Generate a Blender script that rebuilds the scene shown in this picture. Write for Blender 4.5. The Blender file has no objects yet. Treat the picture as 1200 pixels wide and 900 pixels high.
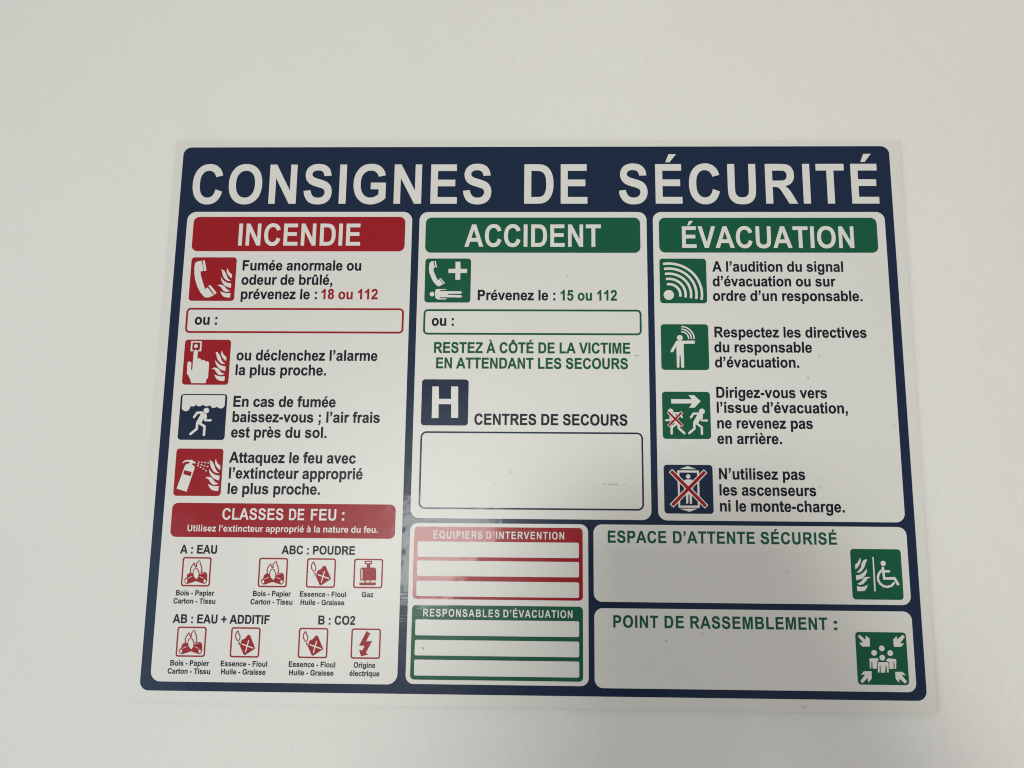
import bpy, bmesh, math, random
from mathutils import Vector, Matrix
from mathutils.geometry import tessellate_polygon

# ---------------------------------------------------------------- setting up
scene = bpy.context.scene
C = scene.collection
random.seed(7)
MM = 0.001
ZC = 1.75            # height of the middle of the notice board above the floor


def bw(X, Y, d=0.0):
    """board millimetres (X right, Y down from the top left corner, d towards the room) -> metres"""
    return Vector(((X - 200.0) * MM, -d * MM, ZC + (150.0 - Y) * MM))


# ---- camera
cam = bpy.data.objects.new('camera', bpy.data.cameras.new('camera'))
C.objects.link(cam)
scene.camera = cam
cam.data.sensor_width = 36.0
cam.data.lens = 867.0 / 1200.0 * 36.0
cam.data.shift_x = -27.5 / 1200.0
cam.data.shift_y = 38.5 / 1200.0
cam.data.clip_start = 0.01
cam.data.clip_end = 50.0
# rows: right, down, forward, in board axes (X right, Y down, Z into the wall)
R = ((0.99974505, -0.01080079, 0.01982892),
     (0.00772609, 0.98879814, 0.14905887),
     (-0.02121675, -0.14886767, 0.98862949))
tow = lambda v: Vector((v[0], v[2], -v[1]))
rt, up, bk = tow(R[0]), -tow(R[1]), -tow(R[2])
M = Matrix((rt, up, bk)).transposed().to_4x4()
M.translation = Vector((0.01067395, -0.38140115, ZC - 0.06230439))
cam.matrix_world = M

# ---- world: even indoor light bounced off pale walls and ceiling
world = bpy.data.worlds.new('World')
scene.world = world
world.use_nodes = True
bg = world.node_tree.nodes['Background']
bg.inputs[0].default_value = (1.0, 0.945, 0.89, 1)
bg.inputs[1].default_value = 0.52


def area(name, loc, target, size, size_y, power, col):
    l = bpy.data.lights.new(name, 'AREA')
    l.shape = 'RECTANGLE'
    l.size, l.size_y, l.energy, l.color = size, size_y, power, col
    o = bpy.data.objects.new(name, l)
    C.objects.link(o)
    o.location = loc
    o.rotation_euler = (Vector(target) - Vector(loc)).to_track_quat('-Z', 'Y').to_euler()
    return o


mid = (0.0, 0.0, ZC)
lamp = area('room_lamp', bw(-245, 316, 3000), (0.09, 0.0, ZC - 0.03), 0.44, 0.44, 1.86, (0.97, 1.0, 0.965))
lamp.data.spread = math.radians(42)
area('window_light', (-1.35, -1.5, ZC - 0.65), (-.2, 0, ZC - .2), 0.9, 1.3, 8.0, (0.68, 0.88, 1.0))

scene.render.filter_size = 1.1
scene.render.engine = 'CYCLES'
scene.cycles.pixel_filter_type = 'BLACKMAN_HARRIS'
scene.cycles.filter_width = 1.1
scene.view_settings.view_transform = 'Standard'
scene.view_settings.look = 'None'
scene.view_settings.exposure = 0.0
scene.view_settings.gamma = 1.0
scene.view_settings.use_curve_mapping = False


# ---------------------------------------------------------------- materials
def nodes(m):
    m.use_nodes = True
    nt = m.node_tree
    return nt, nt.nodes['Principled BSDF'], nt.nodes.new, nt.links.new


def wall_material():
    m = bpy.data.materials.new('wall_paint')
    nt, p, N, K = nodes(m)
    tc = N('ShaderNodeTexCoord')
    p.inputs['Roughness'].default_value = 0.62
    p.inputs['IOR'].default_value = 1.4
    n0 = N('ShaderNodeTexNoise'); n0.inputs['Scale'].default_value = 5.0; n0.inputs['Detail'].default_value = 3.0
    n1 = N('ShaderNodeTexNoise'); n1.inputs['Scale'].default_value = 260.0; n1.inputs['Detail'].default_value = 4.0; n1.inputs['Roughness'].default_value = 0.6
    n2 = N('ShaderNodeTexNoise'); n2.inputs['Scale'].default_value = 60.0; n2.inputs['Detail'].default_value = 2.0
    for n in (n0, n1, n2):
        K(tc.outputs['Object'], n.inputs['Vector'])
    r = N('ShaderNodeValToRGB')
    r.color_ramp.elements[0].position = 0.3; r.color_ramp.elements[0].color = (0.712, 0.698, 0.662, 1)
    r.color_ramp.elements[1].position = 0.7; r.color_ramp.elements[1].color = (0.74, 0.727, 0.692, 1)
    K(n0.outputs[0], r.inputs[0])
    K(r.outputs[0], p.inputs['Base Color'])
    a = N('ShaderNodeMath'); a.operation = 'ADD'
    s = N('ShaderNodeMath'); s.operation = 'MULTIPLY'; s.inputs[1].default_value = 1.6
    K(n2.outputs[0], s.inputs[0]); K(n1.outputs[0], a.inputs[0]); K(s.outputs[0], a.inputs[1])
    b = N('ShaderNodeBump'); b.inputs['Strength'].default_value = 0.5; b.inputs['Distance'].default_value = 0.0011
    K(a.outputs[0], b.inputs['Height']); K(b.outputs[0], p.inputs['Normal'])
    return m


def print_material(name, col, rough=0.30, spec_ior=1.27, coat=0.24):
    """satin laminated print: a wide gloss lobe, a thin clear film and very fine horizontal drag lines"""
    m = bpy.data.materials.new(name)
    nt, p, N, K = nodes(m)
    p.inputs['Roughness'].default_value = rough
    p.inputs['IOR'].default_value = spec_ior
    p.inputs['Coat Weight'].default_value = coat
    p.inputs['Coat Roughness'].default_value = 0.055
    p.inputs['Coat IOR'].default_value = 1.3
    tc = N('ShaderNodeTexCoord')
    mp = N('ShaderNodeMapping'); mp.inputs['Scale'].default_value = (14.0, 1.0, 1000.0)
    K(tc.outputs['Object'], mp.inputs[0])
    g = N('ShaderNodeTexNoise'); g.inputs['Scale'].default_value = 1.0; g.inputs['Detail'].default_value = 2.0
    K(mp.outputs[0], g.inputs['Vector'])
    n = N('ShaderNodeTexNoise'); n.inputs['Scale'].default_value = 90.0; n.inputs['Detail'].default_value = 2.0
    K(tc.outputs['Object'], n.inputs['Vector'])
    mx = N('ShaderNodeMix'); mx.data_type = 'RGBA'
    c2 = tuple(c * 0.955 for c in col)
    mx.inputs[6].default_value = (*col, 1); mx.inputs[7].default_value = (*c2, 1)
    K(g.outputs[0], mx.inputs[0]); K(mx.outputs[2], p.inputs['Base Color'])
    a = N('ShaderNodeMath'); a.operation = 'MULTIPLY_ADD'; a.inputs[1].default_value = 0.12
    K(g.outputs[0], a.inputs[0]); K(n.outputs[0], a.inputs[2])
    b = N('ShaderNodeBump'); b.inputs['Strength'].default_value = 0.35; b.inputs['Distance'].default_value = 0.00025
    K(a.outputs[0], b.inputs['Height']); K(b.outputs[0], p.inputs['Normal']); K(b.outputs[0], p.inputs['Coat Normal'])
    return m


def plain_material(name, col, rough=0.7):
    m = bpy.data.materials.new(name)
    nt, p, N, K = nodes(m)
    p.inputs['Roughness'].default_value = rough
    tc = N('ShaderNodeTexCoord')
    n = N('ShaderNodeTexNoise'); n.inputs['Scale'].default_value = 40.0
    K(tc.outputs['Object'], n.inputs['Vector'])
    mx = N('ShaderNodeMix'); mx.data_type = 'RGBA'
    mx.inputs[6].default_value = (*col, 1); mx.inputs[7].default_value = (*(c * 0.8 for c in col), 1)
    K(n.outputs[0], mx.inputs[0]); K(mx.outputs[2], p.inputs['Base Color'])
    return m


MAT = {
    'wall': wall_material(),
    'w': print_material('white_board', (0.668, 0.657, 0.615), 0.40, 1.6, 0.0),
    'n': print_material('navy_print', (0.004, 0.016, 0.048)),
    'r': print_material('red_print', (0.305, 0.0045, 0.012)),
    'g': print_material('green_print', (0.001, 0.088, 0.040)),
    'k': print_material('dark_lettering_print', (0.004, 0.006, 0.017)),
    's': plain_material('scuff', (0.24, 0.23, 0.21)),
}

# ---------------------------------------------------------------- lettering
# bold sans-serif letter outlines (2048 units to the em), quadratic curves
GLYPHS = {
    'A': (1479, 'M1471 0H1149L1021 333H435L314 0H0L571 1466H884ZM926 580L724 1124L526 580Z'),
    'B': (1479, 'M150 1466H736Q910 1466 995.5 1451.5Q1081 1437 1148.5 1391Q1216 1345 1261 1268.5Q1306 1192 1306 1097Q1306 994 1250.5 908Q1195 822 1100 779Q1234 740 1306 646Q1378 552 1378 425Q1378 325 1331.5 230.5Q1285 136 1204.5 79.5Q1124 23 1006 10Q932 2 649 0H150ZM446 1222V883H640Q813 883 855 888Q931 897 974.5 940.5Q1018 984 1018 1055Q1018 1123 980.5 1165.5Q943 1208 869 1217Q825 1222 616 1222ZM446 639V247H720Q880 247 923 256Q989 268 1030.5 314.5Q1072 361 1072 439Q1072 505 1040 551Q1008 597 947.5 618Q887 639 685 639Z'),
    'C': (1479, 'M1087 539L1374 448Q1308 208 1154.5 91.5Q1001 -25 765 -25Q473 -25 285 174.5Q97 374 97 720Q97 1086 286 1288.5Q475 1491 783 1491Q1052 1491 1220 1332Q1320 1238 1370 1062L1077 992Q1051 1106 968.5 1172Q886 1238 768 1238Q605 1238 503.5 1121Q402 1004 402 742Q402 464 502 346Q602 228 762 228Q880 228 965 303Q1050 378 1087 539Z'),
    'D': (1479, 'M148 1466H689Q872 1466 968 1438Q1097 1400 1189 1303Q1281 1206 1329 1065.5Q1377 925 1377 719Q1377 538 1332 407Q1277 247 1175 148Q1098 73 967 31Q869 0 705 0H148ZM444 1218V247H665Q789 247 844 261Q916 279 963.5 322Q1011 365 1041 463.5Q1071 562 1071 732Q1071 902 1041 993Q1011 1084 957 1135Q903 1186 820 1204Q758 1218 577 1218Z'),
    'E': (1366, 'M149 0V1466H1236V1218H445V893H1181V646H445V247H1264V0Z'),
    'F': (1251, 'M151 0V1466H1156V1218H447V871H1059V623H447V0Z'),
    'G': (1593, 'M831 539V786H1469V202Q1376 112 1199.5 43.5Q1023 -25 842 -25Q612 -25 441 71.5Q270 168 184 347.5Q98 527 98 738Q98 967 194 1145Q290 1323 475 1418Q616 1491 826 1491Q1099 1491 1252.5 1376.5Q1406 1262 1450 1060L1156 1005Q1125 1113 1039.5 1175.5Q954 1238 826 1238Q632 1238 517.5 1115Q403 992 403 750Q403 489 519 358.5Q635 228 823 228Q916 228 1009.5 264.5Q1103 301 1170 353V539Z'),
    'H': (1479, 'M150 0V1466H446V889H1026V1466H1322V0H1026V641H446V0Z'),
    'I': (569, 'M140 0V1466H436V0Z'),
    'L': (1251, 'M157 0V1466H453V247H1189V0Z'),
    'M': (1706, 'M145 0V1466H588L854 466L1117 1466H1561V0H1286V1154L995 0H710L420 1154V0Z'),
    'N': (1479, 'M152 0V1466H440L1040 487V1466H1315V0H1018L427 956V0Z'),
    'O': (1593, 'M89 724Q89 948 156 1100Q206 1212 292.5 1301Q379 1390 482 1433Q619 1491 798 1491Q1122 1491 1316.5 1290Q1511 1089 1511 731Q1511 376 1318 175.5Q1125 -25 802 -25Q475 -25 282 174.5Q89 374 89 724ZM394 734Q394 485 509 356.5Q624 228 801 228Q978 228 1091.5 355.5Q1205 483 1205 738Q1205 990 1094.5 1114Q984 1238 801 1238Q618 1238 506 1112.5Q394 987 394 734Z'),
    'P': (1366, 'M149 0V1466H624Q894 1466 976 1444Q1102 1411 1187 1300.5Q1272 1190 1272 1015Q1272 880 1223 788Q1174 696 1098.5 643.5Q1023 591 945 574Q839 553 638 553H445V0ZM445 1218V802H607Q782 802 841 825Q900 848 933.5 897Q967 946 967 1011Q967 1091 920 1143Q873 1195 801 1208Q748 1218 588 1218Z'),
    'Q': (1593, 'M1256 196Q1368 113 1502 66L1393 -144Q1322 -123 1254 -86Q1239 -78 1045 53Q928 -25 798 -25Q475 -25 282 174.5Q89 374 89 724Q89 948 156 1100Q206 1212 292.5 1301Q379 1390 482 1433Q619 1491 798 1491Q1122 1491 1316.5 1290Q1511 1089 1511 731Q1511 546 1454 407Q1411 302 1256 196ZM394 734Q394 485 509 356.5Q624 228 801 228Q876 228 942 253Q843 318 741 354L823 521Q983 466 1116 358Q1205 488 1205 738Q1205 990 1094.5 1114Q984 1238 801 1238Q618 1238 506 1112.5Q394 987 394 734Z'),
    'R': (1479, 'M150 0V1466H773Q1008 1466 1114.5 1426.5Q1221 1387 1285 1286Q1349 1185 1349 1055Q1349 890 1252 782.5Q1155 675 962 647Q1058 591 1120.5 524Q1183 457 1289 286L1468 0H1114L900 319Q786 490 744 534.5Q702 579 655 595.5Q608 612 506 612H446V0ZM446 846H665Q878 846 931 864Q984 882 1014 926Q1044 970 1044 1036Q1044 1110 1004.5 1155.5Q965 1201 893 1213Q857 1218 677 1218H446Z'),
    'S': (1366, 'M74 477L362 505Q388 360 467.5 292Q547 224 682 224Q825 224 897.5 284.5Q970 345 970 426Q970 478 939.5 514.5Q909 551 833 578Q781 596 596 642Q358 701 262 787Q127 908 127 1082Q127 1194 190.5 1291.5Q254 1389 373.5 1440Q493 1491 662 1491Q938 1491 1077.5 1370Q1217 1249 1224 1047L928 1034Q909 1147 846.5 1196.5Q784 1246 659 1246Q530 1246 457 1193Q410 1159 410 1102Q410 1050 454 1013Q510 966 726 915Q942 864 1045.5 809.5Q1149 755 1207.5 660.5Q1266 566 1266 427Q1266 301 1196 191Q1126 81 998 27.5Q870 -26 679 -26Q401 -26 252 102.5Q103 231 74 477Z'),
    'T': (1251, 'M479 0V1218H44V1466H1209V1218H775V0Z'),
    'U': (1479, 'M147 1466H443V672Q443 483 454 427Q473 337 544.5 282.5Q616 228 740 228Q866 228 930 279.5Q994 331 1007 406Q1020 481 1020 655V1466H1316V696Q1316 432 1292 323Q1268 214 1203.5 139Q1139 64 1031 19.5Q923 -25 749 -25Q539 -25 430.5 23.5Q322 72 259 149.5Q196 227 176 312Q147 438 147 684Z'),
    'V': (1366, 'M523 0L-1 1466H320L691 381L1050 1466H1364L839 0Z'),
    'Z': (1251, 'M41 0V267L809 1218H127V1466H1190V1239L392 247H1210V0Z'),
    'a': (1139, 'M357 738L102 784Q145 938 250 1012Q355 1086 562 1086Q750 1086 842 1041.5Q934 997 971.5 928.5Q1009 860 1009 677L1006 349Q1006 209 1019.5 142.5Q1033 76 1070 0H792Q778 40 757 114Q683 46 601 11Q519 -24 426 -24Q262 -24 167.5 65Q73 154 73 290Q73 380 116 450.5Q159 521 236.5 558.5Q314 596 460 624Q657 661 733 693V721Q733 802 693 836.5Q653 871 542 871Q467 871 425 841.5Q383 812 357 738ZM733 510Q679 492 562 467Q445 442 409 418Q354 379 354 319Q354 260 398 217Q442 174 510 174Q586 174 655 224Q706 262 722 317Q733 353 733 454Z'),
    'b': (1251, 'M135 0V1466H416V938Q546 1086 724 1086Q918 1086 1045 945.5Q1172 805 1172 542Q1172 270 1042.5 123Q913 -24 728 -24Q637 -24 548.5 21.5Q460 67 396 156V0ZM414 554Q414 389 466 310Q539 198 660 198Q753 198 818.5 277.5Q884 357 884 528Q884 710 818 790.5Q752 871 649 871Q548 871 481 792.5Q414 714 414 554Z'),
    'c': (1139, 'M1073 748L796 698Q782 781 732.5 823Q683 865 604 865Q499 865 436.5 792.5Q374 720 374 550Q374 361 437.5 283Q501 205 608 205Q688 205 739 250.5Q790 296 811 407L1087 360Q1044 170 922 73Q800 -24 595 -24Q362 -24 223.5 123Q85 270 85 530Q85 793 224 939.5Q363 1086 600 1086Q794 1086 908.5 1002.5Q1023 919 1073 748Z'),
    'd': (1251, 'M1121 0H860V156Q795 65 706.5 20.5Q618 -24 528 -24Q345 -24 214.5 123.5Q84 271 84 535Q84 805 211 945.5Q338 1086 532 1086Q710 1086 840 938V1466H1121ZM371 554Q371 384 418 308Q486 198 608 198Q705 198 773 280.5Q841 363 841 527Q841 710 775 790.5Q709 871 606 871Q506 871 438.5 791.5Q371 712 371 554Z'),
    'e': (1139, 'M762 338L1042 291Q988 137 871.5 56.5Q755 -24 580 -24Q303 -24 170 157Q65 302 65 523Q65 787 203 936.5Q341 1086 552 1086Q789 1086 926 929.5Q1063 773 1057 450H353Q356 325 421 255.5Q486 186 583 186Q649 186 694 222Q739 258 762 338ZM778 622Q775 744 715 807.5Q655 871 569 871Q477 871 417 804Q357 737 358 622Z'),
    'f': (682, 'M24 1062H180V1142Q180 1276 208.5 1342Q237 1408 313.5 1449.5Q390 1491 507 1491Q627 1491 742 1455L704 1259Q637 1275 575 1275Q514 1275 487.5 1246.5Q461 1218 461 1137V1062H671V841H461V0H180V841H24Z'),
    'g': (1251, 'M121 -70L442 -109Q450 -165 479 -186Q519 -216 605 -216Q715 -216 770 -183Q807 -161 826 -112Q839 -77 839 17V172Q713 0 521 0Q307 0 182 181Q84 324 84 537Q84 804 212.5 945Q341 1086 532 1086Q729 1086 857 913V1062H1120V109Q1120 -79 1089 -172Q1058 -265 1002 -318Q946 -371 852.5 -401Q759 -431 616 -431Q346 -431 233 -338.5Q120 -246 120 -104Q120 -90 121 -70ZM372 553Q372 384 437.5 305.5Q503 227 599 227Q702 227 773 307.5Q844 388 844 546Q844 711 776 791Q708 871 604 871Q503 871 437.5 792.5Q372 714 372 553Z'),
    'h': (1251, 'M418 1466V927Q554 1086 743 1086Q840 1086 918 1050Q996 1014 1035.5 958Q1075 902 1089.5 834Q1104 766 1104 623V0H823V561Q823 728 807 773Q791 818 750.5 844.5Q710 871 649 871Q579 871 524 837Q469 803 443.5 734.5Q418 666 418 532V0H137V1466Z'),
    'i': (569, 'M147 1206V1466H428V1206ZM147 0V1062H428V0Z'),
    'l': (569, 'M147 0V1466H428V0Z'),
    'm': (1821, 'M126 1062H385V917Q524 1086 716 1086Q818 1086 893 1044Q968 1002 1016 917Q1086 1002 1167 1044Q1248 1086 1340 1086Q1457 1086 1538 1038.5Q1619 991 1659 899Q1688 831 1688 679V0H1407V607Q1407 765 1378 811Q1339 871 1258 871Q1199 871 1147 835Q1095 799 1072 729.5Q1049 660 1049 510V0H768V582Q768 737 753 782Q738 827 706.5 849Q675 871 621 871Q556 871 504 836Q452 801 429.5 735Q407 669 407 516V0H126Z'),
    'n': (1251, 'M1113 0H832V542Q832 714 814 764.5Q796 815 755.5 843Q715 871 658 871Q585 871 527 831Q469 791 447.5 725Q426 659 426 481V0H145V1062H406V906Q545 1086 756 1086Q849 1086 926 1052.5Q1003 1019 1042.5 967Q1082 915 1097.5 849Q1113 783 1113 660Z'),
    'o': (1251, 'M82 546Q82 686 151 817Q220 948 346.5 1017Q473 1086 629 1086Q870 1086 1024 929.5Q1178 773 1178 534Q1178 293 1022.5 134.5Q867 -24 631 -24Q485 -24 352.5 42Q220 108 151 235.5Q82 363 82 546ZM370 531Q370 373 445 289Q520 205 630 205Q740 205 814.5 289Q889 373 889 533Q889 689 814.5 773Q740 857 630 857Q520 857 445 773Q370 689 370 531Z'),
    'p': (1251, 'M139 1062H401V906Q452 986 539 1036Q626 1086 732 1086Q917 1086 1046 941Q1175 796 1175 537Q1175 271 1045 123.5Q915 -24 730 -24Q642 -24 570.5 11Q499 46 420 131V-404H139ZM417 549Q417 370 488 284.5Q559 199 661 199Q759 199 824 277.5Q889 356 889 535Q889 702 822 783Q755 864 656 864Q553 864 485 784.5Q417 705 417 549Z'),
    'q': (1251, 'M1121 1062V-404H840V137Q783 60 702 18Q621 -24 530 -24Q345 -24 214.5 123.5Q84 271 84 540Q84 796 215 941Q346 1086 530 1086Q634 1086 717 1037Q800 988 859 897V1062ZM371 545Q371 356 435.5 277.5Q500 199 600 199Q702 199 772 282.5Q842 366 842 535Q842 700 773 782Q704 864 602 864Q501 864 436 783.5Q371 703 371 545Z'),
    'r': (797, 'M416 0H135V1062H396V911Q463 1018 516.5 1052Q570 1086 638 1086Q734 1086 823 1033L736 788Q665 834 604 834Q545 834 504 801.5Q463 769 439.5 684Q416 599 416 328Z'),
    's': (1139, 'M48 303L330 346Q348 264 403 221.5Q458 179 557 179Q666 179 721 219Q758 247 758 294Q758 326 738 347Q717 367 644 384Q304 459 213 521Q87 607 87 760Q87 898 196 992Q305 1086 534 1086Q752 1086 858 1015Q964 944 1004 805L739 756Q722 818 674.5 851Q627 884 539 884Q428 884 380 853Q348 831 348 796Q348 766 376 745Q414 717 638.5 666Q863 615 952 541Q1040 466 1040 332Q1040 186 918 81Q796 -24 557 -24Q340 -24 213.5 64Q87 152 48 303Z'),
    't': (682, 'M634 1062V838H442V410Q442 280 447.5 258.5Q453 237 472.5 223Q492 209 520 209Q559 209 633 236L657 18Q559 -24 435 -24Q359 -24 298 1.5Q237 27 208.5 67.5Q180 108 169 177Q160 226 160 375V838H31V1062H160V1273L442 1437V1062Z'),
    'u': (1251, 'M848 0V159Q790 74 695.5 25Q601 -24 496 -24Q389 -24 304 23Q219 70 181 155Q143 240 143 390V1062H424V574Q424 350 439.5 299.5Q455 249 496 219.5Q537 190 600 190Q672 190 729 229.5Q786 269 807 327.5Q828 386 828 614V1062H1109V0Z'),
    'v': (1139, 'M439 0L11 1062H306L506 520L564 339Q587 408 593 430Q607 475 623 520L825 1062H1114L692 0Z'),
    'x': (1139, 'M13 0L396 547L29 1062H372L560 770L758 1062H1088L728 559L1121 0H776L560 329L342 0Z'),
    'z': (1024, 'M28 0V219L426 676Q524 788 571 835Q522 832 442 831L67 829V1062H946V863L540 395L397 242Q514 249 542 249H977V0Z'),
    '1': (1139, 'M806 0H525V1059Q371 915 162 846V1101Q272 1137 401 1237.5Q530 1338 578 1472H806Z'),
    '2': (1139, 'M1036 261V0H51Q67 148 147 280.5Q227 413 463 632Q653 809 696 872Q754 959 754 1044Q754 1138 703.5 1188.5Q653 1239 564 1239Q476 1239 424 1186Q372 1133 364 1010L84 1038Q109 1270 241 1371Q373 1472 571 1472Q788 1472 912 1355Q1036 1238 1036 1064Q1036 965 1000.5 875.5Q965 786 888 688Q837 623 704 501Q571 379 535.5 339Q500 299 478 261Z'),
    '5': (1139, 'M91 377L371 406Q383 311 442 255.5Q501 200 578 200Q666 200 727 271.5Q788 343 788 487Q788 622 727.5 689.5Q667 757 570 757Q449 757 353 650L125 683L269 1446H1012V1183H482L438 934Q532 981 630 981Q817 981 947 845Q1077 709 1077 492Q1077 311 972 169Q829 -25 575 -25Q372 -25 244 84Q116 193 91 377Z'),
    '8': (1139, 'M321 791Q212 837 162.5 917.5Q113 998 113 1094Q113 1258 227.5 1365Q342 1472 553 1472Q762 1472 877.5 1365Q993 1258 993 1094Q993 992 940 912.5Q887 833 797 791Q913 742 976.5 648Q1040 554 1040 431Q1040 228 910.5 101Q781 -26 566 -26Q366 -26 233 79Q76 203 76 419Q76 538 135 637.5Q194 737 321 791ZM377 1074Q377 990 424.5 943Q472 896 551 896Q631 896 679 943.5Q727 991 727 1075Q727 1154 679.5 1201.5Q632 1249 554 1249Q473 1249 425 1201Q377 1153 377 1074ZM354 441Q350 327 408 262Q466 197 557 197Q644 197 701 259.5Q758 322 758 440Q758 543 700 605.5Q642 668 553 668Q450 668 401 598Q352 528 354 441Z'),
    ':': (682, 'M201 781V1062H482V781ZM201 0V281H482V0Z'),
    ';': (682, 'M201 781V1062H482V781ZM201 281H482V80Q482 -47 460 -120.5Q438 -194 376.5 -252Q315 -310 221 -343L166 -227Q255 -198 293 -147Q331 -96 333 0H201Z'),
    '.': (569, 'M147 0V281H428V0Z'),
    ',': (569, 'M142 281H423V80Q423 -47 401 -120.5Q379 -194 317.5 -252Q256 -310 162 -343L107 -227Q196 -198 234 -147Q272 -96 274 0H142Z'),
    '’': (569, 'M142 1466H423V1265Q423 1138 401 1064.5Q379 991 317.5 933Q256 875 162 842L107 958Q196 987 234 1038Q272 1089 274 1185H142Z'),
    '-': (682, 'M80 391V672H602V391Z'),
    '+': (1196, 'M472 187V570H91V836H472V1219H729V836H1111V570H729V187Z'),
}



def contours(ch, n):
    """outline of one letter as closed point lists"""
    out, cur, pos = [], [], (0.0, 0.0)
    path = GLYPHS[ch][1]
    i, num, cmd, args = 0, '', None, []
    toks = []
    for c in path + ' ':
        if c in 'MLHVQZ ':
            if num:
                toks.append(float(num)); num = ''
            if c != ' ':
                toks.append(c)
        elif c == '-' and num:
            toks.append(float(num)); num = '-'
        else:
            num += c
    need = {'M': 2, 'L': 2, 'H': 1, 'V': 1, 'Q': 4}
    while i < len(toks):
        if isinstance(toks[i], str):
            cmd = toks[i]; i += 1
            if cmd == 'Z':
                out.append(cur); cur = []
                continue
        a = toks[i:i + need[cmd]]; i += need[cmd]
        if cmd == 'M':
            cur = [tuple(a)]
        elif cmd == 'L':
            cur.append(tuple(a))
        elif cmd == 'H':
            cur.append((a[0], pos[1]))
        elif cmd == 'V':
            cur.append((pos[0], a[0]))
        elif cmd == 'Q':
            x0, y0 = pos
            for k in range(1, n + 1):
                t = k / n
                cur.append(((1 - t) ** 2 * x0 + 2 * t * (1 - t) * a[0] + t * t * a[2],
                            (1 - t) ** 2 * y0 + 2 * t * (1 - t) * a[1] + t * t * a[3]))
        pos = cur[-1]
    res = []
    for c in out:
        d = [p for k, p in enumerate(c) if abs(p[0] - c[k - 1][0]) + abs(p[1] - c[k - 1][1]) > 0.5]
        res.append(d)
    return res


ACCENTS = {'é': ('e', 'acute'), 'è': ('e', 'grave'), 'à': ('a', 'grave'), 'û': ('u', 'circ'),
           'É': ('E', 'acute'), 'À': ('A', 'grave'), 'Ô': ('O', 'circ')}


def accent(kind, adv, capital):
    cx = adv / 2
    if kind == 'acute':
        pts = [(-105, 0), (35, 302), (350, 302), (75, 0)]
    elif kind == 'grave':
        pts = [(105, 0), (-75, 0), (-350, 302), (-35, 302)]
    else:
        pts = [(-325, 0), (-130, 302), (130, 302), (325, 0), (85, 0), (0, 130), (-85, 0)]
    y = 1534 if capital else 1178
    return [(cx + x, y + v) for x, v in pts]


def letter(ch, n):
    if ch == ' ':
        return [], 569
    if ch in ACCENTS:
        base, kind = ACCENTS[ch]
        return contours(base, n) + [accent(kind, GLYPHS[base][0], base.isupper())], GLYPHS[base][0]
    return contours(ch, n), GLYPHS[ch][0]


def inside(p, poly):
    r = False
    x, y = p
    for k in range(len(poly)):
        (x0, y0), (x1, y1) = poly[k - 1], poly[k]
        if (y0 > y) != (y1 > y) and x < (x1 - x0) * (y - y0) / (y1 - y0) + x0:
            r = not r
    return r


# ---------------------------------------------------------------- sheets of print on the board
def pb(u, v):
    """the print sits a touch askew on the board: print millimetres -> board millimetres"""
    return (4.95 + u + 0.00463 * v, 4.60 - 0.00205 * u + v)


def fill(bm, loops, d):
    """one flat filled shape; loops[0] is the outline, the others are holes"""
    pts = [[Vector((*pb(*p), 0.0)) for p in l] for l in loops]
    flat = [p for l in pts for p in l]
    vs = [bm.verts.new(bw(p.x, p.y, d)) for p in flat]
    for t in tessellate_polygon(pts):
        a, b, c = (flat[k] for k in t)
        area2 = (b.x - a.x) * (c.y - a.y) - (b.y - a.y) * (c.x - a.x)
        if abs(area2) < 1e-9:
            continue
        f = [vs[k] for k in t]
        if area2 < 0:
            f.reverse()
        try:
            face = bm.faces.new(f)
        except ValueError:
            continue
        face.normal_update()
        if face.normal.y > 0:
            face.normal_flip()


def finish(name, bm, mat, parent=None, label=None, smooth=False):
    me = bpy.data.meshes.new(name)
    bm.to_mesh(me); bm.free()
    if smooth:
        for p in me.polygons:
            p.use_smooth = True
    me.materials.append(MAT[mat] if isinstance(mat, str) else mat)
    o = bpy.data.objects.new(name, me)
    C.objects.link(o)
    if parent is not None:
        o.parent = parent
        o.matrix_parent_inverse = parent.matrix_world.inverted()
    if label:
        o['label'] = label
    return o


def rrect(x0, y0, x1, y1, r, n=8):
    p = []
    for cx, cy, a in ((x1 - r, y0 + r, -90), (x1 - r, y1 - r, 0), (x0 + r, y1 - r, 90), (x0 + r, y0 + r, 180)):
        for k in range(n + 1):
            t = math.radians(a + 90 * k / n)
            p.append((cx + r * math.cos(t), cy + r * math.sin(t)))
    return p


def sheet(name, loops, d, mat, parent, label=None):
    bm = bmesh.new()
    fill(bm, loops, d)
    return finish(name, bm, mat, parent, label)


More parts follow.
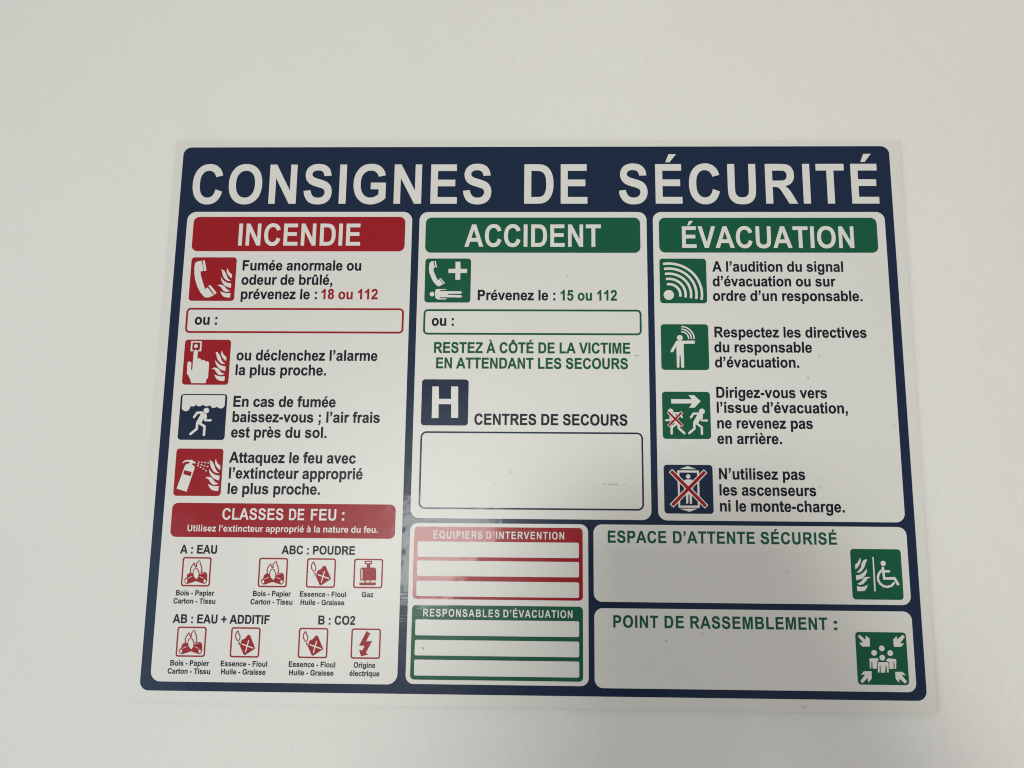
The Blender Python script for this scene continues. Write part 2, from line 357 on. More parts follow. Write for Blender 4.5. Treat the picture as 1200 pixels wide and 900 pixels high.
def swell(loop, by, hole):
    """push an outline outwards (a hole inwards) by a hair, as ink spread does"""
    if by == 0:
        return loop
    area = sum(loop[k - 1][0] * p[1] - p[0] * loop[k - 1][1] for k, p in enumerate(loop))
    s = (1 if area > 0 else -1) * (-1 if hole else 1) * by
    out, m = [], len(loop)
    for k, p in enumerate(loop):
        a, b = loop[k - 1], loop[(k + 1) % m]
        n = []
        for q, r in ((a, p), (p, b)):
            dx, dy = r[0] - q[0], r[1] - q[1]
            l = math.hypot(dx, dy) or 1.0
            n.append((dy / l, -dx / l))
        nx, ny = (n[0][0] + n[1][0]) / 2, (n[0][1] + n[1][1]) / 2
        l2 = max(nx * nx + ny * ny, 0.35)
        out.append((p[0] + nx * s / l2, p[1] + ny * s / l2))
    for _ in range(3):                       # iron out folds where short edges met in a hollow corner
        m = len(out)
        bad = [k for k in range(m) if (out[k][0] - out[k - 1][0]) * (loop[k][0] - loop[k - 1][0]) + (out[k][1] - out[k - 1][1]) * (loop[k][1] - loop[k - 1][1]) <= 0]
        if not bad or m < 6:
            break
        for k in sorted(bad, reverse=True):
            if len(out) > 5:
                j = k - 1 if k else len(out) - 1
                out[j] = ((out[j][0] + out[k][0]) / 2, (out[j][1] + out[k][1]) / 2)
                del out[k]; loop = loop[:k] + loop[k + 1:]
    return out


def text(s, x0, base, x1, cap, mat, d, parent, label=None, hs=None, name='text_line', n=4, bold=0.0):
    """a line of lettering whose ink runs from x0 to x1; hs: width of the letters (else no extra spacing)"""
    spans = [(s, x0, x1)] if isinstance(s, str) else s
    k = cap / 1466.0
    bm = bmesh.new()
    for word, x0, x1 in spans:
        glyphs, pen = [], 0.0
        for ch in word.replace("'", '’'):
            cs, adv = letter(ch, n)
            glyphs.append((cs, pen)); pen += adv
        lo = min(p[0] for c in glyphs[0][0] for p in c)
        last = glyphs[-1]
        hi = last[1] + max(p[0] for c in last[0] for p in c)
        if hs is None or len(word) < 2:
            w, track = (x1 - x0) / ((hi - lo) * k), 0.0
        else:
            w, track = hs, ((x1 - x0) - (hi - lo) * k * hs) / (len(word) - 1)
        for i, (cs, px) in enumerate(glyphs):
            m = [[(x0 + (p[0] + px - lo) * k * w + track * i, base - p[1] * k) for p in c] for c in cs]
            outer = [c for c in m if not any(inside(c[0], o) for o in m if o is not c)]
            for o in outer:
                fill(bm, [swell(o, bold, False)] + [swell(c, bold, True) for c in m if c is not o and c not in outer and inside(c[0], o)], d)
    return finish(name, bm, mat, parent, label)


def stroke(pts, w, rnd, n=6):
    """outline of a brush stroke along pts"""
    h = w / 2
    def nrm(a, b):
        dx, dy = b[0] - a[0], b[1] - a[1]
        l = math.hypot(dx, dy) or 1.0
        return (-dy / l, dx / l)
    left, right = [], []
    m = len(pts)
    for i, p in enumerate(pts):
        ns = []
        if i: ns.append(nrm(pts[i - 1], p))
        if i < m - 1: ns.append(nrm(p, pts[i + 1]))
        nx, ny = sum(q[0] for q in ns) / len(ns), sum(q[1] for q in ns) / len(ns)
        l2 = nx * nx + ny * ny
        s = min(1.0 / max(l2, 0.3), 1.6)
        left.append((p[0] + nx * h * s, p[1] + ny * h * s)); right.append((p[0] - nx * h * s, p[1] - ny * h * s))
    def cap(p, q):     # round end at p coming from q
        a = math.atan2(p[1] - q[1], p[0] - q[0])
        return [(p[0] + h * math.cos(a + math.pi / 2 - math.pi * k / n), p[1] + h * math.sin(a + math.pi / 2 - math.pi * k / n)) for k in range(1, n)]
    if rnd:
        return left + cap(pts[-1], pts[-2]) + right[::-1] + cap(pts[0], pts[1])
    return left + right[::-1]


# ---------------------------------------------------------------- the wall
bm = bmesh.new()
y = 0.003
vs = [bm.verts.new(p) for p in ((-4, y, 0), (4, y, 0), (4, y, 3.4), (-4, y, 3.4), (-4, y + .12, 0), (4, y + .12, 0), (4, y + .12, 3.4), (-4, y + .12, 3.4))]
for f in ((0, 1, 2, 3), (5, 4, 7, 6), (4, 0, 3, 7), (1, 5, 6, 2), (3, 2, 6, 7), (4, 5, 1, 0)):
    bm.faces.new([vs[k] for k in f])
wall = finish('wall', bm, 'wall')
wall['kind'] = 'structure'
wall['label'] = 'off-white painted wall behind the notice board'

# ---------------------------------------------------------------- the notice board
nb = bpy.data.objects.new('notice_board', None)
C.objects.link(nb)
nb.location = (0, 0.003, ZC)
nb['label'] = 'white safety notice board with navy border, red and green headings, fixed to the wall'
nb['category'] = 'safety sign'
bpy.context.view_layer.update()

bm = bmesh.new()
ol = [(x, yy) for x, yy in rrect(0, 0, 400, 300, 1.3, 5)]
fr = [bm.verts.new(bw(x, yy, 0)) for x, yy in ol]
ba = [bm.verts.new(bw(x, yy, -3.0)) for x, yy in ol]
bm.faces.new(fr[::-1]); bm.faces.new(ba)
for k in range(len(fr)):
    bm.faces.new((fr[k - 1], fr[k], ba[k], ba[k - 1]))
bmesh.ops.recalc_face_normals(bm, faces=bm.faces)
edge = [e for e in bm.edges if all(v in fr for v in e.verts)]
bmesh.ops.bevel(bm, geom=edge, offset=0.0003, segments=2, affect='EDGES', clamp_overlap=True)
board = finish('board', bm, 'w', nb)

D0, D1, D2, D3, D4 = 0.05, 0.10, 0.15, 0.20, 0.25
border = sheet('border', [rrect(0, 0, 388.9, 289.8, 4.6)], D0, 'n', nb, 'navy printed border field')
for word, a, e in (('CONSIGNES', 6.6, 171.9), ('DE', 189.9, 224.4), ('SÉCURITÉ', 241.6, 381.9)):
    text(word, a, 33.2, e, 22.9, 'w', D1, border, 'large white title word %s on the navy top band' % word, hs=0.835, name='title_word', n=6)

PANELS = {}
for key, lab, box, r in (('fire', 'white panel under the red INCENDIE heading', (5.1, 37.9, 129.0, 285.4), 5.0),
                         ('accident', 'white panel under the green ACCIDENT heading', (133.0, 38.0, 256.3, 203.5), 4.6),
                         ('evac', 'white panel under the green ÉVACUATION heading', (259.7, 38.0, 384.1, 203.6), 4.6),
                         ('names', 'white panel with the two lists of names', (133.1, 205.9, 224.0, 285.0), 4.0),
                         ('wait', 'white panel for the waiting space', (226.7, 205.9, 384.3, 244.3), 4.2),
                         ('meet', 'white panel for the assembly point', (226.9, 247.4, 384.1, 285.8), 4.2)):
    PANELS[key] = sheet('panel', [rrect(*box, r)], D1, 'w', nb, lab)


def ring(box, r, lw, mat, parent, label):
    x0, y0, x1, y1 = box
    return sheet('writing_box' if lw > .72 else 'pictogram_frame', [rrect(x0, y0, x1, y1, r), rrect(x0 + lw, y0 + lw, x1 - lw, y1 - lw, max(r - lw, .4))], D2, mat, parent, label)


# coloured heading bands with their lettering
def band(box, r, mat, label):
    return sheet('heading_band', [rrect(*box, r)], D2, mat, nb, label)


b = band((8.8, 40.8, 125.3, 60.5), 3.2, 'r', 'red band reading INCENDIE')
text('INCENDIE', 34.2, 57.3, 101.0, 12.6, 'w', D3, b, name='lettering', n=5)
b = band((136.5, 41.2, 252.8, 61.2), 3.2, 'g', 'green band reading ACCIDENT')
text('ACCIDENT', 157.8, 57.85, 231.6, 12.7, 'w', D3, b, name='lettering', n=5)
b = band((262.9, 41.3, 379.6, 61.0), 3.2, 'g', 'green band reading ÉVACUATION')
text('ÉVACUATION', 275.2, 58.4, 367.0, 12.2, 'w', D3, b, name='lettering', n=5)
b = band((9.4, 196.7, 125.4, 214.1), 3.0, 'r', 'red band reading CLASSES DE FEU')
text([('CLASSES', 35.8, 67.5), ('DE', 70.4, 78.3), ('FEU', 81.7, 94.8), (':', 97.8, 99.0)], 0, 205.1, 0, 5.85, 'w', D3, b, name='lettering')
text("Utilisez l'extincteur approprié à la nature du feu.", 18.2, 211.2, 116.6, 3.35, 'w', D3, b, name='lettering', n=3)


def lines(rows, mat, cap, parent, x=None):
    for s, x0, base, x1 in rows:
        text(s, x0, base, x1, cap, mat, D2, parent, '%s lettering reading %s' % ({'k': 'dark', 'r': 'red', 'g': 'green', 'n': 'navy'}[mat], s.rstrip(' :.,')), bold=0.085 if cap > 5 else 0.07 if cap > 4 else 0.045)


F = PANELS['fire']
lines([('Fumée anormale ou', 37.6, 71.35, 102.1), ('odeur de brûlé,', 37.5, 79.4, 86.8), ('prévenez le :', 37.7, 87.45, 78.8),
       ('ou :', 13.7, 101.7, 25.7), ("ou déclenchez l'alarme", 37.6, 121.2, 112.8), ('la plus proche.', 37.6, 129.2, 85.8),
       ('En cas de fumée', 37.6, 146.2, 91.7), ("baissez-vous ; l'air frais", 37.7, 154.35, 115.3), ('est près du sol.', 37.5, 162.45, 87.7),
       ('Attaquez le feu avec', 37.4, 175.75, 103.6), ("l'extincteur approprié", 37.8, 183.9, 107.5), ('le plus proche.', 37.7, 191.95, 85.7)], 'k', 5.72, F)
lines([('18 ou 112', 81.3, 87.4, 111.6)], 'r', 5.72, F)
lines([('A : EAU', 15.3, 222.4, 34.2), ('ABC : POUDRE', 67.6, 222.3, 105.2), ('AB : EAU + ADDITIF', 14.2, 257.0, 63.4), ('B : CO2', 88.2, 256.9, 106.7)], 'k', 4.3, F)
lines([('Bois - Papier', 14.8, 243.4, 34.4), ('Carton - Tissu', 13.8, 247.4, 35.2), ('Bois - Papier', 54.2, 243.35, 73.5), ('Carton - Tissu', 53.2, 247.4, 74.5),
       ('Essence - Fioul', 78.2, 243.35, 101.6), ('Huile - Graisse', 78.7, 247.4, 100.9), ('Gaz', 109.6, 243.3, 115.5),
       ('Bois - Papier', 14.6, 277.7, 34.2), ('Carton - Tissu', 13.6, 281.6, 35.0), ('Essence - Fioul', 40.1, 277.7, 63.5), ('Huile - Graisse', 40.6, 281.6, 62.9),
       ('Essence - Fioul', 74.4, 277.6, 97.7), ('Huile - Graisse', 74.8, 281.6, 97.0), ('Origine', 107.0, 277.6, 117.8), ('électrique', 105.1, 281.6, 120.0)], 'k', 2.62, F)
ring((8.7, 92.4, 126.2, 106.3), 2.4, 1.05, 'r', F, 'long red outlined writing box')

A = PANELS['accident']
lines([('Prévenez le :', 165.6, 87.75, 207.0), ('ou :', 141.3, 101.9, 152.9)], 'k', 5.72, A)
lines([('15 ou 112', 209.9, 87.8, 239.8), ('RESTEZ À CÔTÉ DE LA VICTIME', 142.9, 116.7, 246.5), ('EN ATTENDANT LES SECOURS', 144.2, 125.05, 245.2)], 'g', 5.78, A)
lines([('CENTRES DE SECOURS', 165.0, 155.0, 244.6)], 'k', 5.8, A)
ring((136.7, 92.8, 252.8, 106.8), 2.4, 1.05, 'g', A, 'long green outlined writing box')
ring((137.0, 158.6, 252.6, 198.8), 3.2, 0.88, 'n', A, 'large navy outlined writing box')

E = PANELS['evac']
lines([("A l'audition du signal", 291.0, 71.6, 360.3), ("d'évacuation ou sur", 291.0, 79.75, 355.9), ("ordre d'un responsable.", 290.9, 87.8, 369.5),
       ('Respectez les directives', 291.1, 107.7, 370.5), ('du responsable', 290.8, 115.8, 341.6), ("d'évacuation.", 290.9, 123.9, 334.6),
       ('Dirigez-vous vers', 291.1, 140.05, 348.2), ("l'issue d'évacuation,", 291.1, 148.0, 358.4), ('ne revenez pas', 291.1, 156.15, 340.1), ('en arrière.', 290.9, 164.2, 323.9),
       ("N'utilisez pas", 291.2, 182.5, 334.9), ('les ascenseurs', 291.2, 190.7, 340.1), ('ni le monte-charge.', 291.2, 198.8, 354.0)], 'k', 5.72, E)

for (x0, y0, x1, y1), mat, lab, s, (a, base, e), rows in (
        ((135.35, 207.8, 221.2, 243.9), 'r', 'red name list reading ÉQUIPIERS D’INTERVENTION', [('ÉQUIPIERS', 145.2, 170.3), ("D'INTERVENTION", 172.2, 211.8)], (0, 213.65, 0), ((215.2, 222.9), (224.8, 232.45), (234.9, 242.5))),
        ((135.35, 246.8, 221.2, 282.9), 'g', 'green name list reading RESPONSABLES D’ÉVACUATION', [('RESPONSABLES', 141.0, 179.4), ("D'ÉVACUATION", 181.4, 216.0)], (0, 252.4, 0), ((253.9, 261.6), (263.75, 271.3), (273.3, 280.95)))):
    nl = sheet('name_list', [rrect(x0, y0, x1, y1, 2.0)], D2, mat, nb, lab)
    text(s, a, base, e, 3.72, 'w', D3, nl, hs=0.80, name='lettering')
    for r0, r1 in rows:
        sheet('name_field', [rrect(137.25, r0, 219.3, r1, 0.8)], D3, 'w', nl)

text([('ESPACE', 234.0, 263.5), ("D'ATTENTE", 267.0, 308.1), ('SÉCURISÉ', 311.1, 349.3)], 0, 215.0, 0, 6.0, 'g', D2, PANELS['wait'], 'green lettering reading ESPACE D’ATTENTE SÉCURISÉ', hs=0.86, bold=0.06)
text([('POINT', 236.4, 258.7), ('DE', 261.9, 271.4), ('RASSEMBLEMENT', 274.7, 342.3), (':', 345.6, 347.2)], 0, 256.7, 0, 5.9, 'g', D2, PANELS['meet'], 'green lettering reading POINT DE RASSEMBLEMENT', hs=0.86, bold=0.06)


# ---------------------------------------------------------------- pictograms
# shapes in millimetres from the tile's corner: P filled outline, C disc, E ellipse, R ring, L bar, B rounded stroke
ICONS = {
 'phone': [
  ('P','handset','w',[(2.03,3.63),(2.54,2.83),(3.66,2.25),(5.71,2.0),(6.13,4.14),(7.0,7.74),(5.48,7.99),(5.5,9.12),(6.38,12.03),(7.54,15.1),(8.64,17.99),(9.89,16.97),(11.52,18.91),(13.68,21.28),(12.09,22.17),(10.8,22.65),(8.99,22.65),(7.75,21.63),(6.01,19.53),(4.21,16.3),(2.97,13.06),(2.22,9.64),(1.89,6.21)]),
  ('P','handset','w',[(6.22,1.8),(7.22,1.72),(7.86,4.13),(8.63,7.4),(7.73,7.78),(7.22,7.57),(6.65,4.48)]),
  ('P','handset','w',[(10.33,16.18),(11.29,15.6),(13.09,17.64),(15.12,20.12),(14.16,21.04),(12.17,18.67)]),
  ('P','flame','w',[(20.17,6.11),(20.59,7.38),(21.34,8.58),(22.8,9.67),(22.76,11.93),(21.57,10.97),(20.49,9.78),(19.85,8.24),(19.84,7.04)]),
  ('P','flame','w',[(16.57,6.87),(17.64,7.04),(18.63,7.9),(19.46,9.26),(20.06,10.8),(21.0,12.34),(22.39,13.36),(21.07,13.43),(19.71,12.86),(18.45,11.49),(17.68,9.95),(17.34,8.41),(17.0,7.38)]),
  ('P','flame','w',[(16.94,11.15),(17.68,12.35),(18.93,13.54),(20.47,14.39),(22.69,14.8),(22.66,17.28),(20.97,16.84),(19.26,15.93),(18.0,14.57),(17.12,12.86)]),
  ('P','flame','w',[(15.28,15.94),(16.57,15.42),(17.91,15.59),(19.11,16.27),(20.02,17.46),(20.91,18.31),(22.43,18.75),(21.15,19.43),(19.83,19.5),(18.63,18.82),(17.72,17.63),(16.81,16.44)]),
  ('P','flame','w',[(16.9,19.17),(18.54,19.84),(20.55,20.25),(22.68,20.11),(22.53,22.72),(20.71,22.62),(19.03,22.15),(17.89,21.03)]),
 ],
 'alarm': [
  ('P','call_point','w',[(3.3,0.74),(9.1,0.85),(9.09,6.44),(7.22,6.38),(7.27,5.65),(8.18,5.64),(8.28,1.65),(4.14,1.54),(4.12,5.53),(4.97,5.59),(4.77,6.39),(3.24,6.39)]),
  ('C','call_point','w',[(6.03,3.53)],1.05),
  ('P','hand','w',[(5.13,6.78),(5.32,5.85),(6.18,5.52),(7.09,5.95),(7.35,6.78),(7.29,10.35),(8.16,10.15),(9.33,10.58),(9.72,11.4),(10.51,11.0),(11.35,11.33),(11.99,12.12),(12.69,11.79),(13.53,12.21),(13.83,13.2),(13.83,16.33),(13.83,20.77),(12.93,21.76),(12.84,23.66),(5.05,23.7),(4.29,21.47),(3.18,19.67),(2.26,18.36),(2.16,12.76),(2.59,12.03),(3.57,12.02),(4.34,12.75),(4.36,16.04),(4.75,16.77),(5.06,16.21),(5.04,12.08)]),
  ('P','flame','w',[(20.26,5.89),(20.68,7.16),(21.43,8.36),(22.89,9.45),(22.85,11.71),(21.66,10.76),(20.58,9.56),(19.94,8.02),(19.93,6.82)]),
  ('P','flame','w',[(16.66,6.65),(17.73,6.82),(18.72,7.68),(19.55,9.05),(20.15,10.59),(21.09,12.13),(22.48,13.15),(21.16,13.22),(19.8,12.64),(18.54,11.28),(17.77,9.74),(17.43,8.2),(17.09,7.17)]),
  ('P','flame','w',[(17.03,10.94),(17.77,12.13),(19.02,13.33),(20.56,14.18),(22.78,14.58),(22.75,17.07),(21.06,16.63),(19.35,15.71),(18.09,14.35),(17.21,12.65)]),
  ('P','flame','w',[(15.37,15.72),(16.66,15.21),(18.0,15.37),(19.21,16.05),(20.11,17.24),(21.0,18.09),(22.52,18.53),(21.24,19.21),(19.93,19.29),(18.72,18.61),(17.81,17.42),(16.9,16.23)]),
  ('P','flame','w',[(16.99,18.95),(18.63,19.63),(20.64,20.03),(22.78,19.89),(22.62,22.5),(20.8,22.41),(19.12,21.94),(17.98,20.82)]),
 ],
 'smoke': [
  ('P','smoke','w',[(1.28,0.58),(23.47,0.63),(23.77,1.18),(23.7,6.22),(22.97,7.36),(21.71,7.75),(20.55,7.43),(19.63,6.66),(19.08,7.12),(17.97,7.45),(16.81,7.07),(15.76,5.94),(15.31,6.36),(14.2,6.59),(13.05,6.37),(12.12,5.63),(11.59,6.28),(10.32,6.62),(9.17,6.39),(8.3,5.56),(7.88,6.4),(6.77,6.73),(5.54,6.64),(5.3,7.78),(4.52,8.92),(3.26,9.34),(1.92,8.83),(1.03,7.8),(0.99,5.21),(1.0,1.14)]),
  ('C','figure','w',[(14.2,8.86)],1.49),
  ('B','figure','w',[(7.91,12.36),(9.44,10.02),(12.18,9.94)],1.23),
  ('P','figure','w',[(11.37,9.85),(14.49,10.64),(14.82,12.9),(13.08,13.39),(11.95,15.5),(10.24,16.31),(9.19,15.19),(11.29,10.98),(11.08,10.34)]),
  ('B','figure','w',[(13.92,11.61),(13.93,14.03),(16.83,14.02)],1.23),
  ('B','figure','w',[(9.86,15.51),(9.86,18.57),(6.75,21.31)],1.29),
  ('B','figure','w',[(10.98,15.5),(13.85,17.26),(13.86,21.75)],1.29),
 ],
 'extinguisher': [
  ('P','extinguisher','w',[(5.16,8.76),(5.86,8.1),(7.32,7.76),(7.42,6.95),(6.26,6.79),(4.95,6.96),(3.85,7.69),(3.59,7.3),(4.57,6.31),(6.19,5.91),(7.68,6.03),(8.55,5.79),(9.03,6.44),(10.63,7.09),(10.46,7.84),(8.95,7.59),(8.75,8.41),(9.89,9.05),(10.29,10.03),(6.97,22.48),(1.6,20.91)]),
  ('P','extinguisher_label','r',[(4.96,11.27),(8.91,12.22),(8.49,14.44),(4.53,13.42)]),
  ('L','spray','w',[(11.87,6.98),(12.54,7.04)],0.56),
  ('L','spray','w',[(13.53,7.13),(14.36,7.22)],0.56),
  ('L','spray','w',[(15.19,7.28),(16.02,7.38)],0.56),
  ('L','spray','w',[(16.85,7.47),(17.68,7.59)],0.56),
  ('L','spray','w',[(11.77,7.83),(12.45,8.15)],0.56),
  ('L','spray','w',[(13.36,8.37),(14.24,8.69)],0.56),
  ('L','spray','w',[(14.98,8.85),(15.82,9.11)],0.56),
  ('L','spray','w',[(16.58,9.23),(17.4,9.55)],0.56),
  ('L','spray','w',[(11.52,8.88),(12.2,9.13)],0.56),
  ('L','spray','w',[(12.99,9.58),(13.68,9.97)],0.56),
  ('L','spray','w',[(14.5,10.42),(15.19,10.81)],0.56),
  ('L','spray','w',[(16.08,11.29),(16.77,11.77)],0.56),
  ('P','flame','w',[(21.14,5.38),(21.56,6.65),(22.31,7.84),(23.78,8.94),(23.73,11.2),(22.54,10.24),(21.46,9.04),(20.82,7.5),(20.81,6.3)]),
  ('P','flame','w',[(17.54,6.14),(18.62,6.31),(19.61,7.16),(20.43,8.53),(21.03,10.07),(21.97,11.61),(23.36,12.63),(22.04,12.7),(20.68,12.12),(19.42,10.76),(18.65,9.22),(18.31,7.68),(17.98,6.65)]),
  ('P','flame','w',[(17.91,10.42),(18.66,11.62),(19.9,12.81),(21.45,13.66),(23.66,14.06),(23.63,16.55),(21.95,16.11),(20.23,15.2),(18.98,13.83),(18.09,12.13)]),
  ('P','flame','w',[(16.26,15.2),(17.55,14.69),(18.88,14.86),(20.09,15.54),(21.0,16.73),(21.88,17.58),(23.4,18.01),(22.12,18.7),(20.81,18.77),(19.6,18.09),(18.69,16.9),(17.78,15.71)]),
  ('P','flame','w',[(17.87,18.43),(19.51,19.11),(21.52,19.51),(23.66,19.37),(23.51,21.99),(21.68,21.89),(20.0,21.42),(18.87,20.3)]),
 ],
 'fire': [
  ('B','flame','r',[(4.6,7.82),(4.37,6.23),(4.73,4.86),(5.58,3.71),(6.09,2.68),(6.28,3.7),(6.97,5.06)],0.49),
  ('B','flame','r',[(7.43,4.83),(7.22,3.69),(7.72,2.55),(8.82,1.51),(9.16,2.99),(10.0,4.81),(10.26,6.63),(9.99,7.77)],0.49),
  ('P','log','r',[(2.71,10.56),(2.82,8.97),(3.91,7.94),(5.79,8.04),(6.4,9.85),(7.89,11.08),(8.17,11.64),(7.5,12.1),(3.63,13.39),(2.57,13.33),(1.81,12.61),(1.64,11.26),(2.12,10.57)]),
  ('P','log','r',[(7.72,11.31),(8.97,9.82),(9.22,8.46),(10.44,7.53),(12.07,7.4),(13.08,8.42),(13.23,9.78),(13.31,11.59),(12.94,12.95),(11.92,13.37),(11.08,13.09),(7.5,11.99)]),
  ('P','flame','w',[(7.25,5.63),(6.26,6.44),(5.98,8.03),(6.44,9.85),(7.89,11.01),(8.74,9.82),(8.85,8.23),(8.06,6.42)]),
  ('B','flame','r',[(7.23,5.4),(6.13,6.33),(5.79,8.04),(6.3,9.85),(7.91,11.31),(8.93,9.87),(9.03,8.12),(8.12,6.31),(7.23,5.4)],0.46),
  ('E','log','w',[(2.7,11.97)],(0.55,0.92)),
  ('E','log','w',[(12.17,11.94)],(0.55,0.88)),
  ('L','log','w',[(3.3,10.67),(5.57,9.67)],0.25),
  ('L','log','w',[(9.43,9.7),(11.6,10.59)],0.25),
  ('L','log','w',[(9.45,8.45),(11.63,7.8)],0.21),
 ],
 'fuel': [
  ('P','fuel_can','r',[(8.92,3.61),(9.68,3.89),(12.77,10.26),(7.74,13.55),(7.1,13.31),(4.92,9.08),(5.53,6.36)]),
  ('L','fuel_can','w',[(5.81,8.16),(11.83,10.09)],0.55),
  ('L','fuel_can','w',[(9.24,6.32),(7.86,12.11)],0.55),
  ('L','fuel_can','w',[(6.5,5.73),(7.86,4.64)],0.33),
  ('B','flame','r',[(3.43,1.67),(2.4,3.31),(2.49,5.12),(3.69,6.74),(4.58,6.01),(4.69,4.38),(3.67,2.57),(3.43,1.67)],0.47),
  ('L','fuel_can','r',[(4.19,7.1),(4.64,8.65)],0.58),
 ],
 'gas': [
  ('P','gas_bottle','r',[(3.97,4.44),(10.75,4.37),(11.41,5.16),(11.63,10.79),(3.5,10.87),(3.27,5.24)]),
  ('P','gas_bottle','r',[(3.17,11.88),(11.67,11.79),(11.42,13.16),(3.23,13.24)]),
  ('P','gas_bottle','r',[(5.75,10.77),(6.34,10.77),(6.39,11.92),(5.8,11.92)]),
  ('P','gas_bottle','r',[(8.3,10.75),(8.82,10.74),(8.86,11.89),(8.35,11.9)]),
  ('P','gas_bottle','r',[(6.49,2.6),(8.35,2.59),(8.42,4.47),(6.57,4.48)]),
  ('R','gas_bottle','r',[(5.43,1.09),(9.21,1.05),(9.28,2.72),(5.5,2.76)],[(6.05,1.59),(8.68,1.57),(8.7,2.22),(6.07,2.24)]),
  ('L','gas_bottle','w',[(4.19,5.23),(4.4,10.21)],0.58),
 ],
 'bolt': [
  ('P','lightning_bolt','r',[(7.62,1.18),(8.43,1.93),(9.51,2.22),(7.63,6.3),(10.68,6.0),(7.65,11.78),(8.86,12.6),(5.36,13.51),(4.25,10.31),(5.84,10.67),(6.92,8.39),(4.17,8.35)]),
 ],
 'aid': [
  ('P','handset','w',[(2.22,2.88),(3.14,1.72),(4.41,1.48),(4.61,3.2),(5.24,5.19),(4.42,5.52),(4.73,7.5),(5.74,9.81),(6.92,12.27),(7.69,11.61),(8.84,12.93),(9.98,14.4),(8.73,15.13),(7.48,15.72),(6.36,15.07),(4.72,13.26),(3.39,10.8),(2.36,8.16),(1.97,5.52)]),
  ('P','handset','w',[(4.89,1.48),(5.58,1.35),(6.31,4.86),(5.69,5.25),(5.26,3.53)]),
  ('P','handset','w',[(7.84,11.19),(8.31,10.86),(10.92,13.81),(10.36,14.34)]),
  ('P','plus_sign','w',[(16.29,1.86),(18.96,1.86),(19.04,5.83),(22.63,5.82),(22.67,8.2),(19.03,8.2),(19.04,11.95),(16.45,11.96),(16.36,8.21),(12.62,8.21),(12.56,5.84),(16.37,5.83)]),
  ('C','figure','w',[(4.11,19.98)],1.29),
  ('P','figure','w',[(5.95,17.53),(6.88,17.1),(11.63,17.22),(11.8,17.55),(8.17,17.75),(8.18,18.18),(11.66,18.33),(19.56,18.38),(20.27,18.97),(19.59,19.69),(12.64,19.77),(12.66,20.36),(19.61,20.5),(20.31,21.09),(19.63,21.84),(11.9,21.76),(8.27,21.77),(8.28,22.2),(11.92,22.41),(11.77,22.9),(7.04,22.98),(5.9,21.94),(5.72,18.67)]),
 ],
 'wave': [
  ('C','sound_source','w',[(4.65,20.25)],2.75),
  ('L','sound_wave','w',[(21.97,22.91),(22.23,20.87),(22.25,18.81),(22.01,16.77),(21.53,14.77),(20.8,12.85),(19.85,11.03),(18.68,9.34),(17.31,7.8),(15.76,6.44),(14.05,5.27),(12.21,4.31),(10.25,3.58),(8.22,3.08),(6.13,2.83),(4.02,2.82),(1.93,3.06)],1.34),
  ('L','sound_wave','w',[(19.13,22.49),(19.34,20.77),(19.35,19.04),(19.15,17.32),(18.75,15.64),(18.14,14.03),(17.35,12.5),(16.37,11.08),(15.22,9.79),(13.93,8.64),(12.5,7.66),(10.96,6.86),(9.33,6.24),(7.63,5.83),(5.89,5.61),(4.13,5.61),(2.38,5.81)],1.34),
  ('L','sound_wave','w',[(16.31,22.05),(16.48,20.67),(16.49,19.27),(16.32,17.89),(16.0,16.54),(15.51,15.23),(14.87,14.0),(14.08,12.86),(13.16,11.82),(12.12,10.9),(10.97,10.11),(9.73,9.46),(8.42,8.97),(7.05,8.63),(5.65,8.46),(4.23,8.46),(2.82,8.62)],1.34),
  ('L','sound_wave','w',[(13.46,21.62),(13.59,20.56),(13.59,19.51),(13.47,18.46),(13.22,17.44),(12.85,16.45),(12.36,15.52),(11.77,14.66),(11.07,13.87),(10.29,13.18),(9.42,12.58),(8.48,12.09),(7.49,11.72),(6.46,11.46),(5.4,11.34),(4.34,11.33),(3.27,11.46)],1.34),
  ('L','sound_wave','w',[(10.7,21.17),(10.79,20.46),(10.79,19.75),(10.7,19.05),(10.53,18.36),(10.28,17.7),(9.94,17.08),(9.53,16.5),(9.05,15.97),(8.51,15.5),(7.92,15.1),(7.28,14.77),(6.6,14.52),(5.89,14.35),(5.17,14.27),(4.43,14.27),(3.7,14.35)],1.34),
 ],
 'man': [
  ('C','figure','w',[(9.96,7.41)],1.55),
  ('P','figure','w',[(8.1,8.99),(17.51,8.86),(17.97,9.68),(17.47,10.6),(11.89,10.62),(11.91,23.27),(11.27,23.6),(10.32,23.28),(10.15,16.92),(9.61,16.92),(9.37,23.28),(8.73,23.61),(8.1,23.29),(8.03,12.02),(6.21,15.14),(5.42,15.3),(4.79,14.65)]),
  ('L','sound_wave','w',[(17.47,8.04),(17.43,7.16),(17.28,6.29),(17.02,5.46),(16.64,4.66),(16.17,3.93),(15.6,3.27),(14.94,2.69),(14.21,2.2),(13.42,1.81),(12.59,1.52),(11.72,1.35),(10.83,1.3)],0.74),
  ('L','sound_wave','w',[(16.03,8.04),(16.0,7.35),(15.89,6.66),(15.68,6.0),(15.38,5.38),(15.01,4.8),(14.56,4.27),(14.04,3.82),(13.47,3.43),(12.84,3.12),(12.18,2.9),(11.5,2.76),(10.8,2.72)],0.74),
  ('L','sound_wave','w',[(14.6,8.05),(14.58,7.53),(14.49,7.03),(14.34,6.54),(14.12,6.07),(13.85,5.65),(13.52,5.26),(13.14,4.92),(12.72,4.63),(12.26,4.4),(11.78,4.24),(11.28,4.14),(10.77,4.11)],0.74),
 ],
 'run': [
  ('P','arrow','w',[(4.63,3.93),(15.45,3.94),(13.72,1.8),(16.58,1.78),(20.03,4.97),(16.8,8.39),(13.82,8.41),(15.56,6.19),(4.78,6.25)]),
